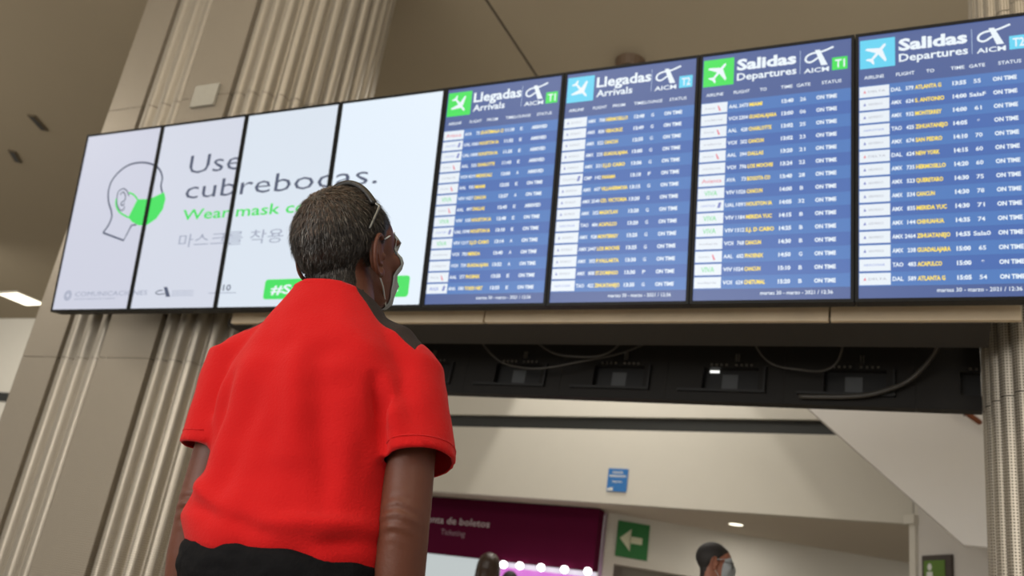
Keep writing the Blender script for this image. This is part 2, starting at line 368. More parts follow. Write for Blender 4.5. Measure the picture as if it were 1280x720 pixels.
# ---- flight boards
m_bl = glow('board_blue_light', (70, 118, 186)); m_bd = glow('board_blue_dark', (62, 102, 174)); m_bh = glow('board_header', (66, 90, 148)); m_bf = glow('board_footer', (70, 108, 170))
m_by = glow('board_amber', (255, 226, 72)); m_bw = glow('board_white', (232, 242, 250)); m_bw2 = glow('board_pale', (176, 198, 226))
m_tile = glow('logo_tile', (228, 236, 244)); m_green = glow('board_green', (52, 222, 84)); m_cyan = glow('board_cyan', (92, 208, 240))
LG = {'red': glow('logo_red', (222, 120, 140)), 'blue': glow('logo_blue', (130, 150, 215)), 'grey': glow('logo_grey', (165, 170, 185)), 'green': glow('logo_green', (120, 215, 150)), 'navy': glow('logo_navy', (105, 118, 190))}
LOGO = {'AVA': ('Avianca', 'red'), 'UAL': ('UNITED', 'blue'), 'AAL': ('American', 'grey'), 'VOI': ('volaris', 'grey'), 'VIV': ('VIVA', 'green'), 'AMX': ('AEROMEXICO', 'grey'), 'DAL': ('DELTA', 'grey'), 'TAO': ('AEROMAR', 'blue'), 'CMP': ('CopaAirlines', 'grey'), 'ANA': ('ANA', 'blue')}
B1 = ['AVA|72|GUATEMALA CI|11:10|E|ARRIVED', 'UAL|1060|HOUSTON IA|11:32|E|ARRIVED', 'UAL|1008|HOUSTON IA|11:35|E|ARRIVED', 'AAL|335|CHARLOTTE|11:43|E|ARRIVED', 'VOI|4219|MEXICALI|12:00|A|ARRIVED',
      'AAL|935|MIAMI|12:25|E|ON TIME', 'VIV|1027|CANCUN|12:27|A|ON TIME', 'AAL|897|DALLAS|12:45|E|ARRIVED', 'VIV|105|HOUSTON IA|12:48|E|ON TIME', 'UAL|1098|HOUSTON IA|13:10|E|ON TIME',
      'VIV|1217|S.J.D CABO|13:14|A|ON TIME', 'VOI|703|MERIDA|13:40|A|ON TIME', 'VOI|739|GUADALAJARA|13:52|A|ON TIME', 'AAL|577|PHOENIX|13:55|E|ON TIME', 'ANA|180|TOKIO NRT|13:55|E|ON TIME']
B2 = ['AMX|708|HERMOSILLO|12:48|G', 'AMX|828|VERACRUZ|12:49|G', 'AMX|522|CANCUN|12:55|G', 'AMX|225|GUADALAJARA|13:00|G', 'AMX|321|S.J.D CABO|13:06|G', 'CMP|142|PANAMA|13:10|F', 'AMX|607|VILLAHERMOSA|13:15|G',
      'AMX|2540|CD. VICTORIA|13:20|G', 'AMX|352|MAZATLAN|13:20|G', 'TAO|484|ACAPULCO|13:20|G', 'AMX|928|MONTERREY|13:25|G', 'AMX|2447|LOS MOCHIS|13:25|G', 'AMX|302|P.VALLARTA|13:30|G', 'AMX|808|ST.DOMINGO|13:30|P', 'TAO|422|ZIHUATANEJO|13:35|G']
B3 = ['AAL|2473|MIAMI|12:40|26', 'VOI|2204|GUADALAJARA|13:00|06', 'AAL|428|CHARLOTTE|13:02|25', 'VOI|202|CANCUN|13:02|23', 'AAL|394|DALLAS|13:20|21', 'VOI|796|LOS MOCHIS|13:24|22', 'AVA|73|BOGOTA CO|13:40|28', 'VIV|1026|CANCUN|14:00|B',
      'UAL|1091|HOUSTON IA|14:05|32', 'VIV|1184|MERIDA YUC|14:15|B', 'VIV|1312|S.J. D CABO|14:25|B', 'VOI|768|CANCUN|14:30|B', 'AAL|602|PHOENIX|14:50|G', 'VIV|1024|CANCUN|15:10|B', 'VOI|624|CHETUMAL|15:20|B']
B4 = ['DAL|579|ATLANTA G|13:55|55', 'AMX|624|S. ANTONIO|14:00|SalaF', 'AMX|932|MONTERREY|14:00|61', 'TAO|425|ZIHUATANEJO|14:05|*', 'AMX|674|SAN PEDRO|14:10|70', 'DAL|624|NEW YORK|14:15|60', 'AMX|735|HERMOSILLO|14:20|60', 'AMX|523|QUERETARO|14:30|75',
      'AMX|534|CANCUN|14:30|78', 'AMX|835|MERIDA YUC|14:30|71', 'AMX|144|CHIHUAHUA|14:35|74', 'AMX|2464|ZIHUATANEJO|14:55|Sala0', 'AMX|238|GUADALAJARA|15:00|65', 'TAO|483|ACAPULCO|15:00|*', 'DAL|589|ATLANTA G|15:05|54']
plane_pts = [(0, 1), (.1, .88), (.12, .45), (.95, -.1), (.95, -.28), (.12, -.05), (.09, -.6), (.36, -.82), (.36, -.96), (0, -.86), (-.36, -.96), (-.36, -.82), (-.09, -.6), (-.12, -.05), (-.95, -.28), (-.95, -.1), (-.12, .45), (-.1, .88)]
def board(k, dep, t2, rows, label):
    r = panel_frame(k, 'flight_board', label, 'flight board', 'flight information screens')
    bm = bmesh.new(); bx(bm, (.016, .0025, .016), (PW - .016, .0039, PH - .016)); build('screen', bm, m_bh, r)
    u = lambda x: x * PW; v = lambda z: z * PH
    bm = bmesh.new(); poly(bm, [(u(.03), v(.858)), (u(.235), v(.858)), (u(.235), v(.97)), (u(.03), v(.97))], I4, .0020, 0)
    a = math.radians(-38 if dep else -140); cx, cz, sc = u(.1325), v(.914), .055
    poly(bm, [(cx + sc * (x * math.cos(a) - z * math.sin(a)), cz + sc * (x * math.sin(a) + z * math.cos(a))) for x, z in plane_pts], I4, .0016, 1)
    build('plane_pictogram', bm, [m_cyan if t2 else m_green, m_bw], r)
    bm = bmesh.new()
    put_text(bm, 'Salidas' if dep else 'Llegadas', u(.255), v(.914), .053, I4, w=u(.385 if dep else .405), bold=.04 if dep else .028, y=.0018)
    put_text(bm, 'Departures' if dep else 'Arrivals', u(.257), v(.871), .036, I4, w=u(.385 if dep else .27), bold=.022, y=.0018)
    build('title_text', bm, m_bw, r)
    bm = bmesh.new(); bx(bm, (u(.6625), .0018, v(.868)), (u(.6655), .002, v(.962))); build('divider_line', bm, m_bw2, r)
    bm = bmesh.new()                                     # terminal emblem: leaning bar with a ring and a swoosh
    poly(bm, [(u(.755), v(.957)), (u(.785), v(.957)), (u(.835), v(.893)), (u(.795), v(.893))], I4, .0018)
    ribbon(bm, [UV(p) for p in spline([(.775, .925), (.73, .910), (.70, .918), (.705, .935), (.74, .945), (.80, .948), (.87, .962)])], .009, I4, .0016)
    put_text(bm, 'AICM', u(.688), v(.868), .022, I4, w=u(.155), bold=.02, y=.0018); build('airport_emblem', bm, m_bw, r)
    bm = bmesh.new(); poly(bm, [(u(.862), v(.868)), (u(.955), v(.868)), (u(.955), v(.918)), (u(.862), v(.918))], I4, .0020, 0)
    put_text(bm, 'T2' if t2 else 'T1', u(.88), v(.878), .038, I4, w=u(.06), bold=.02, y=.0016, mi=1); build('terminal_badge', bm, [m_cyan if t2 else m_green, m_bw], r)
    bm = bmesh.new()
    hd = [('AIRLINE', .055, .115), ('FLIGHT', .24, .105), ('TO' if dep else 'FROM', .41 if dep else .39, .045 if dep else .09), ('TIME', .545, .075), ('GATE' if dep else 'LOUNGE', .645 if dep else .625, .085 if dep else .125), ('STATUS', .80, .12)]
    for s, x, wd in hd: put_text(bm, s, u(x), v(.817), .0155, I4, w=u(wd), bold=.015, y=.0018)
    build('column_headings', bm, m_bw, r)
    for i, row in enumerate(rows):
        f = row.split('|'); zc = v(.767 - .04907 * i); hh = v(.04907) / 2
        bm = bmesh.new(); bx(bm, (.017, .0018, zc - hh + .0004), (PW - .017, .0026, zc + hh - .0004))
        band = build('row_band', bm, m_bl if i % 2 == 0 else m_bd, r)
        bm = bmesh.new(); bx(bm, (u(.027), .0008, zc - .0255), (u(.20), .0019, zc + .0255)); tile = build('airline_tile', bm, m_tile, band)
        nm, cc = LOGO[f[0]]; bm = bmesh.new()
        xx = u(.05)
        if f[0] in ('AMX', 'DAL'): poly(bm, [(u(.05), zc - .006), (u(.066), zc - .006), (u(.058), zc + .008)], I4, .0003, 1); xx = u(.078)
        if f[0] == 'AAL': poly(bm, [(u(.135), zc + .010), (u(.142), zc + .010), (u(.16), zc - .016), (u(.146), zc - .016)], I4, .0003, 1)
        if f[0] in ('UAL', 'ANA', 'CMP'): poly(bm, [(u(.158), zc - .012), (u(.176), zc - .012), (u(.184), zc + .014), (u(.168), zc + .014)], I4, .0003, 1)
        h = .024 if f[0] == 'VIV' else (.018 if f[0] in ('ANA', 'AVA') else .010)
        wd = {'VIV': .085, 'ANA': .08, 'AVA': .13, 'AAL': .07, 'UAL': .095, 'DAL': .10, 'AMX': .085}.get(f[0], .12)
        if f[0] == 'VIV': xx = u(.07)
        put_text(bm, nm, xx, zc - h / 2, h, I4, w=u(wd), bold=.01 if h > .011 else 0, y=.0003)
        build('airline_logo', bm, [LG[cc], LG['red'] if f[0] in ('AAL', 'DAL') else LG['navy']], r).parent = band
        bm = bmesh.new(); zb = zc - .0095; h = .0175
        put_text(bm, f[0], u(.210), zb, h, I4, w=u(.060), bold=.028, y=.0010)
        put_text(bm, f[1], u(.338), zb, h, I4, w=u(.0148 * len(f[1])), bold=.028, y=.0010, align='r')
        put_text(bm, f[3], u(.553), zb, h, I4, w=u(.074), bold=.042, y=.0010)
        put_text(bm, f[4], u(.686), zb, h, I4, w=u(.017 * len(f[4]) + .004) if f[4] != '*' else None, bold=.022, y=.0010, align='c')
        put_text(bm, f[5] if len(f) > 5 else 'ON TIME', u(.768), zb, h, I4, w=u(.125), bold=.042, y=.0010)
        build('flight_text', bm, m_bw, band)
        bm = bmesh.new(); put_text(bm, f[2], u(.345), zb, h, I4, w=u(.0156 * len(f[2]) + .006), bold=.040, y=.0010); build('city_text', bm, m_by, band)
    bm = bmesh.new(); put_text(bm, 'martes 30 - marzo - 2021 / 12:36', u(.447), v(.032), .0165, I4, w=u(.43), bold=.012, y=.0018); build('date_text', bm, m_bw, r)
board(4, 0, 0, B1, 'blue arrivals board with a green plane pictogram and green T1 badge')
board(5, 0, 1, B2, 'blue arrivals board with a light blue plane pictogram and T2 badge')
board(6, 1, 0, B3, 'blue departures board with a green plane pictogram and green T1 badge')
board(7, 1, 1, B4, 'blue departures board with a light blue plane pictogram, at the right edge')

# ---- steel beam under the screens
m_bronze = mat('bronze_panel', (224, 206, 178), rough=.5, metal=.1, var=.16, vscale=5, bump=.1, bscale=6)
bmr = empty('beam', (0, .2, 2.475), label='long beam clad in brushed beige metal panels under the row of screens', cat='beam')
for x0, x1 in ((1.35, 3.06), (3.068, 4.775), (4.783, 5.52)):
    box('cladding_panel', (x0, 0, 0), (x1, .03, .34), m_bronze, bmr, bevel=.003)
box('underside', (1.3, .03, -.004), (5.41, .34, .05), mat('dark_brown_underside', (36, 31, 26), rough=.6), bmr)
box('back_panel', (1.3, .31, .05), (5.41, .34, 1.2), m_dark, bmr)

# ---- backs of the screens facing the other way
m_back = mat('black_casing', (27, 25, 23), rough=.55, spec=.25, var=.12, vscale=8); m_rec2 = mat('recess_black', (14, 13, 13), rough=.5); m_lab = mat('grey_label', (72, 74, 76), rough=.6, var=.1, vscale=50); m_pin = mat('connector_metal', (150, 145, 135), rough=.3, metal=.8)
BT = Matrix.Rotation(-.10, 4, 'X')
names = ['hidden mostly behind the man in red', 'just right of the man in red', 'second from the man in red', 'under the gap between the two middle flight boards', 'under the first departures board', 'under the last departures board, left unit', 'half hidden by the round right column']
for i in range(7):
    x0 = 2.557 - .636 * 2 + .636 * i
    if i < 1: continue
    lab = {1: 'dark back of a screen whose edge shows right beside the man in red', 2: 'dark back of a rear screen below the first arrivals board', 3: 'dark back of a rear screen below the second arrivals board', 4: 'dark back of a rear screen with a bright white spot, below the green departures board',
           5: 'dark back of a rear screen with loose cables, below the last departures board', 6: 'dark back of a rear screen partly hidden by the round right column'}[i]
    r = empty('rear_screen', label=lab, cat='screen', group='backs of the rear screens'); r.matrix_world = Matrix.Translation((x0, 1.0, 2.312)) @ BT
    bm = bmesh.new(); wv = .6355 if i < 6 else .292
    # casing with a real recess: frame around an opening
    for lo, hi in (((.0005, 0, 0), (wv, .06, .075)), ((.0005, 0, .075), (.20, .06, .20)), ((.50, 0, .075), (wv, .06, .20)), ((.0005, 0, .20), (wv, .06, 1.1))):
        if hi[0] > lo[0]: bx(bm, lo, hi)
    build('casing', bm, m_back, r)
    rp = box('recess_panel', (.2, .045, .075), (min(.5, wv), .058, .2), m_rec2, r)
    box('bracket', (.1, -.50, .62), (.14, 0.0, .66), m_dark, r)
    if i < 6: box('label', (.30, .042, .09), (.385, .045, .175), m_lab, r)
    bm = bmesh.new(); bx(bm, (.07, -.022, .052), (min(.53, wv), 0, .066))
    if i < 6: bx(bm, (.53, -.022, .052), (.542, 0, .20)); build('lip', bm, m_rec2, r)
    bm = bmesh.new()
    for j in range(9):
        if j == 4 or .26 + j * .027 > wv: continue
        bx(bm, (.24 + j * .027, -.008, .208), (.252 + j * .027, 0, .218))
    build('connector_row', bm, m_pin, r)
    if i == 6: continue
    bm = bmesh.new(); bx(bm, (.375, -.012, .235), (.381, 0, .275), Matrix.Rotation(.0, 4, 'Y')); bx(bm, (.388, -.012, .235), (.394, 0, .275)); build('clip', bm, m_pin, r)
    if i == 4: box('lit_slot', (.23, .035, .185), (.28, .045, .195), glow('white_led', (240, 240, 235), 1.5), r)
m_cable = mat('grey_cable', (58, 55, 51), rough=.5)
def cable(pts, label, r=.006):
    bm = bmesh.new(); p = spline([Vector(q) for q in pts], 8); sweep(bm, p, [r] * len(p), 6, False)
    o = build('cable', bm, m_cable, None, True); setp(o, label, 'cable', 'cables hanging behind the beam')
cable([(2.55, .545, 2.9), (2.75, .88, 2.55), (3.0, .87, 2.44), (3.3, .87, 2.47), (3.75, .88, 2.62), (3.95, .545, 2.9)], 'long grey cable sagging across the backs of two rear screens under the arrivals boards')
cable([(2.9, .56, 2.9), (3.1, .8, 2.58), (3.35, .8, 2.49), (3.6, .8, 2.56), (3.8, .56, 2.9)], 'shorter grey cable sagging above the longer one under the arrivals boards')
cable([(4.25, .545, 2.9), (4.35, .88, 2.56), (4.55, .87, 2.46), (4.75, .88, 2.52), (4.82, .545, 2.9)], 'grey cable looping below the green departures board')
cable([(4.55, .97, 2.345), (4.8, .96, 2.35), (4.95, .955, 2.38), (5.1, .94, 2.46), (5.22, .8, 2.62), (5.2, .55, 2.9)], 'dark bundle of cable lying across the rear screen beside the right column', .012)

# ============================================================ SIGNS
m_blue = mat('sign_blue', (38, 110, 178), rough=.5); m_pw = mat('print_white', (214, 216, 212), rough=.6)
s = empty('wall_sign', label='small blue square sign on the cream bulkhead above the arrow sign', cat='sign'); s.matrix_world = F @ Matrix.Translation((2.365, -.012, .13))
box('plate', (0, 0, 0), (.235, .012, .25), m_blue, s)
bm = bmesh.new(); put_text(bm, 'taxis', .05, .20, .026, I4, w=.13, y=-.0012); put_text(bm, 'estacion', .02, .158, .030, I4, w=.195, bold=.03, y=-.0012); put_text(bm, 'llegadas', .06, .10, .018, I4, w=.12, y=-.0012)
poly(bm, [(.008, .008), (.075, .008), (.075, .045), (.008, .03)], I4, -.0012); build('lettering', bm, m_pw, s)
P_A = V(-.79, 6.587, 2.45); PM = Matrix(((fe.x, -fe.y, 0, P_A.x), (fe.y, fe.x, 0, P_A.y), (0, 0, 1, P_A.z), (0, 0, 0, 1)))
m_purple = mat('sign_purple', (80, 10, 44), rough=.8, spec=.08); m_grey = mat('print_grey', (186, 176, 182), rough=.6)
s = empty('ticketing_sign', label='long purple sign reading Venta de boletos Ticketing over the ticket counter', cat='sign'); s.matrix_world = PM @ Matrix.Translation((-1.2, -.14, 0))
box('panel', (0, 0, -.69), (3.68, .14, -.012), m_purple, s)
bm = bmesh.new(); put_text(bm, 'Venta de boletos', .84 + .38, -.325, .083, I4, w=1.03, bold=.01, y=-.0012); build('spanish_text', bm, m_grey, s)
bm = bmesh.new(); put_text(bm, 'Ticketing', 1.555, -.458, .068, I4, w=.36, bold=-.004, y=-.0012); build('english_text', bm, mat('print_mauve', (150, 128, 142), rough=.6), s)
s = empty('arrow_sign', label='green square exit sign with a white arrow pointing left', cat='sign'); s.matrix_world = G @ Matrix.Translation((.178, -.015, -.467))
box('plate', (0, 0, 0), (.375, .015, .40), mat('sign_green', (34, 112, 52), rough=.5), s)
bm = bmesh.new(); poly(bm, [(.035, .205), (.165, .325), (.150, .24), (.30, .24), (.30, .165), (.150, .165), (.165, .075)], I4, -.0012)
bmesh.ops.triangulate(bm, faces=bm.faces[:]); build('arrow', bm, mat('arrow_cream', (206, 208, 178), rough=.6), s)
s = empty('restroom_sign', label='green restroom sign with a white figure in a dark frame, beside the right column', cat='sign'); s.matrix_world = H5 @ Matrix.Translation((.136, -.03, 1.55))
box('frame', (0, 0, 0), (.36, .03, .605), mat('sign_frame', (62, 54, 48), rough=.5), s)
box('plate', (.03, -.004, .03), (.29, 0, .56), mat('sign_lime', (84, 120, 34), rough=.5), s)
bm = bmesh.new()
poly(bm, [(.105 + .027 * math.cos(i * PI / 8), .505 + .03 * math.sin(i * PI / 8)) for i in range(16)], I4, -.006)
poly(bm, [(.07, .465), (.14, .465), (.15, .33), (.125, .33), (.125, .12), (.085, .12), (.085, .33), (.06, .33)], I4, -.006); build('figure', bm, m_pw, s)

# ---- ticket counter below the purple sign
cw = empty('ticket_counter', label='ticket counter lit in pink and white under the purple sign', cat='counter'); cw.matrix_world = PM @ Matrix.Translation((-1.0, 0, -2.45))
box('side_panel', (0, -.02, 1.05), (2.15, .02, 1.76), glow('backlit_white', (196, 204, 204), .9), cw)
box('back_panel', (2.22, -.02, 1.05), (3.45, .02, 1.70), glow('backlit_pink', (226, 120, 222), .9), cw)
box('desk', (0, -.55, 0), (3.45, 0, 1.05), m_wall_cool, cw)
box('light_rail', (2.18, -.06, 1.70), (3.45, .02, 1.755), glow('rail_white', (225, 215, 230), 1), cw)
m_bulb = glow('bulb_glow', (255, 250, 250), 5)
for i, x in enumerate((1.24, 1.46, 1.74, 2.04, 2.33)):
    r = empty('counter_lamp', label='small round white bulb under the purple sign, %s of the row of five' % ('leftmost', 'second', 'middle', 'fourth', 'rightmost')[i], cat='lamp', group='bulbs over the ticket counter'); r.matrix_world = PM @ Matrix.Translation((x + .12, -.20, -.735 + .03 * i / 4))
    bm = bmesh.new(); ell(bm, (0, 0, 0), (.042, .042, .042)); build('bulb', bm, m_bulb, r, True)
    bm = bmesh.new(); sweep(bm, [(0, 0, .02), (0, 0, .045)], [.02, .02], 10, False); build('socket', bm, m_rec2, r)

# ---- ceiling fixtures
m_lamp = glow('lamp_glow', (255, 246, 222), 3.0)
r = empty('downlight', (3.138, 6.456, 2.45), label='round recessed downlight glowing in the low soffit', cat='lamp')
bm = bmesh.new(); sweep(bm, [(0, 0, -.006), (0, 0, .004)], [.078, .078], 24, False); build('diffuser', bm, m_lamp, r)
bm = bmesh.new()
for i in range(24):
    a, b = 2 * PI * i / 24, 2 * PI * (i + 1) / 24
    vs = [bm.verts.new((rr * math.cos(t), rr * math.sin(t), z)) for rr, t, z in ((.078, a, -.008), (.078, b, -.008), (.098, b, 0), (.098, a, 0))]; bm.faces.new(vs)
bmesh.ops.remove_doubles(bm, verts=bm.verts[:], dist=1e-5); build('trim_ring', bm, m_wall, r, True)
r = empty('ceiling_light', (-13.55, 8.95, 6.35), -.05, label='bright rectangular ceiling light left of the screens', cat='lamp')
box('diffuser', (-.33, -.36, -.03), (.33, .32, -.005), m_lamp, r); box('frame', (-.38, -.42, -.02), (.38, .38, 0), m_wall, r)
for (x, y, ang, lab) in ((-5.6, 2.92, -1.15, 'dark slot in the ceiling, upper of the two on the left'), (-6.93, 3.6, -.9, 'dark slot in the ceiling, lower of the two on the left')):
    r = empty('ceiling_vent', (x, y, 6.35), ang, label=lab, cat='vent', group='dark slots in the ceiling')
    box('frame', (-.19, -.05, -.02), (.19, .05, 0), mat('vent_frame', (84, 72, 52), rough=.7), r); box('slot', (-.16, -.028, -.024), (.16, .028, -.019), m_rec2, r)
r = empty('ceiling_speaker', (2.5, 3.3, 6.35), label='small dark round fitting on the ceiling above the second arrivals board', cat='speaker')
bm = bmesh.new(); sweep(bm, [(0, 0, -.10), (0, 0, 0)], [.13, .15], 20, False); build('housing', bm, mat('speaker_brown', (84, 66, 48), rough=.6), r)
bm = bmesh.new(); sweep(bm, [(0, 0, -.104), (0, 0, -.099)], [.11, .11], 20, False); build('grille', bm, m_rec2, r)

# ---- unseen wash light behind the screens, blades added to cut its lit trapezoid on the bulkhead
wl_ = empty('unseen_wash_light', label='small unseen wash light above the cream bulkhead, with two blades added to shape its light', cat='lamp')
LX, LZ, LD = 2.0, 3.6, -.85
wl_.matrix_world = F @ Matrix.Translation((LX, LD, LZ))
L = bpy.data.lights.new('wash_bulb', 'SPOT'); L.energy = 340; L.color = (1, .95, .86); L.spot_size = math.radians(120); L.spot_blend = .3; L.shadow_soft_size = .012
lo = bpy.data.objects.new('wash_bulb', L); COL.objects.link(lo); lo.parent = wl_; lo.location = (0, 0, -.02); lo.rotation_euler = V(0, .85, -3.0).to_track_quat('-Z', 'Y').to_euler()
for sgn, nm in ((-1, 'blade'), (1, 'blade')):
    bm = bmesh.new(); t = math.radians(14.4 if sgn < 0 else 31.3)
    pts = [V(sgn * .05, -.15, .0), V(sgn * .05, .6, 0), V(sgn * (.05 + .40 * math.tan(t)), .6, -.40), V(sgn * (.05 + .40 * math.tan(t)), -.15, -.40)]
    q = [bm.verts.new(p) for p in pts]; q2 = [bm.verts.new(p + V(sgn * .006, 0, 0)) for p in pts]; bm.faces.new(q); bm.faces.new(q2[::-1])
    for i in range(4): bm.faces.new((q[i], q2[i], q2[(i + 1) % 4], q[(i + 1) % 4]))
    q = None; build(nm, bm, m_rec2, wl_)
for sgn in (-1, 1):   # side wings so light leaves only through the slot
    box('wing', (min(sgn * .05, sgn * .7), -.15, -.004), (max(sgn * .05, sgn * .9), .6, .004), m_rec2, wl_)
box('hood', (-.06, -.15, .0), (.06, .3, .06), m_rec2, wl_)
box('stem', (-.01, .0, .06), (.01, .02, 6.35 - 2.45 - LZ), m_rec2, wl_)

# ============================================================ PEOPLE
def skin_mat(name, rgb, red=(120, 60, 45)):
    m = mat(name, rgb, rough=.5, bump=.08, bscale=160, var=.16, vscale=14, spec=.4)
    m.node_tree.nodes['Principled BSDF'].inputs['Subsurface Weight'].default_value = .06
    m.node_tree.nodes['Principled BSDF'].inputs['Subsurface Radius'].default_value = (.01, .004, .002)
    return m
def hand(bm, wrist, side, out=V(0, 0, 0)):
    """relaxed hand hanging below the wrist: palm faces the thigh; thumb forward"""
    x = V(-side, 0, 0)                                   # towards the body
    p = lambda fx, fy, fz: wrist + x * fx + V(0, fy, 0) + V(0, 0, -fz)
    sweep(bm, [p(0, 0, -.02), p(0, 0, .02), p(.004, .004, .06), p(.008, .006, .09)], [.026, .032, .038, .036], 16, True, [.62, .5, .38, .34])
    for k, (fy, L_) in enumerate(((.030, .070), (.010, .078), (-.011, .072), (-.030, .058))):
        c = .25 + .08 * k; q = [p(.006, fy, .082)]; a = .12
        for seg in (.45, .32, .25):
            a += c; q.append(q[-1] + x * math.sin(a) * L_ * seg + V(0, 0, -1) * math.cos(a) * L_ * seg)
        sweep(bm, q, [.0092, .0088, .0080, .0068], 10)
    sweep(bm, [p(.004, .026, .020), p(.014, .050, .045), p(.020, .058, .070), p(.026, .055, .092)], [.013, .012, .0105, .0085], 10)
def make_head_prims(bm, M):
    E_ = lambda c, r: ell(bm, c, r, M)
    E_((0, -.012, .035), (.076, .098, .088)); E_((0, .045, .03), (.066, .055, .07)); E_((0, .03, -.035), (.062, .068, .075)); E_((0, .062, -.055), (.046, .045, .05))
    E_((0, .088, -.085), (.024, .02, .02)); E_((0, .035, -.075), (.052, .058, .035))
    for s in (-1, 1):
        E_((s * .042, .070, -.018), (.024, .022, .022)); E_((s * .032, .088, .022), (.026, .014, .010)); E_((s * .016, .100, -.058), (.018, .012, .010)); E_((s * .012, .108, -.030), (.010, .010, .009))
    sw = [M @ V(0, .094, .018), M @ V(0, .108, -.006), M @ V(0, .114, -.028)]; sweep(bm, sw, [.009, .010, .0115], 10)
    E_((0, .106, -.055), (.022, .010, .006)); E_((0, .103, -.068), (.019, .010, .007))
    for s in (-1, 1):
        pass
def ear_mesh(M, s):
    bm = bmesh.new(); B = M @ Matrix.Translation((s * .079, -.010, -.004)) @ Matrix.Rotation(s * .02, 4, 'Z') @ Matrix.Rotation(-.12, 4, 'X') @ Matrix.Scale(1.1, 4)
    rim = [B @ V(s * (.004 + .007 * abs(math.cos(a / 2))), .017 * math.sin(a) * (1 if a < PI else 1.0) - .003, .032 * math.cos(a)) for a in [math.radians(t) for t in range(-40, 215, 15)]]
    rim = [B @ V(s * (.006 + .008 * math.sin(min(PI, max(0, t * PI)))), .019 * math.cos(math.radians(60 + 235 * t)) - .004, .033 * math.sin(math.radians(60 + 235 * t)) ) for t in [i / 16 for i in range(17)]]
    sweep(bm, rim, [.0042] * 17, 8)
    ell(bm, (s * .001, -.003, 0), (.0065, .0175, .030), B); ell(bm, (s * -.006, .006, 0), (.012, .012, .024), B); ell(bm, (s * .005, .004, -.029), (.0045, .0085, .0095), B)
    sweep(bm, [B @ V(s * .008, -.008, .016), B @ V(s * .010, -.011, 0), B @ V(s * .008, -.004, -.014), B @ V(s * .006, .006, -.016)], [.003, .0035, .003, .003], 8)
    ell(bm, (s * .006, .010, -.002), (.004, .0035, .006), B)
    return remesh(bm, .0016, 3)
def cap_on(body_bvh, M, center, thick, keep, sub=5):
    """hair shell: sphere rays cast onto the skin, pushed out where keep(dir)>0"""
    bm = bmesh.new(); bmesh.ops.create_icosphere(bm, subdivisions=sub, radius=1)
    c = M @ Vector(center); kill = []
    for v in bm.verts:
        d = v.co.normalized(); dw = (M.to_3x3() @ d).normalized(); k = keep(d)
        hit = body_bvh.ray_cast(c + dw * .14, -dw)
        loc = hit[0] if hit[0] is not None else c + dw * .08
        t = thick * min(1, max(-.5, k * 3)) + .0012 * noise.noise(d * 14)
        v.co = loc + dw * t
        if k < -.03 or (loc - c).length > .128: kill.append(v)
    bmesh.ops.delete(bm, geom=kill, context='VERTS'); return bm
def hair_keep(d, fringe=.55, bald=0):
    """d in head frame (x right, y forward, z up): >0 where hair grows"""
    az = math.atan2(d.x, d.y)                     # 0 = front
    a = abs(az) / PI                              # 0 front .. 1 back
    if a < .38: line = .62 - .35 * (a / .38) ** 2   # forehead / temple
    elif a < .50: line = .27 - 6.5 * (a - .38)      # sideburn
    elif a < .62: line = -.51 + 2.6 * (a - .50)     # round the ear
    else: line = -.20 - .72 * min(1, (a - .62) / .16)
    return d.z - line
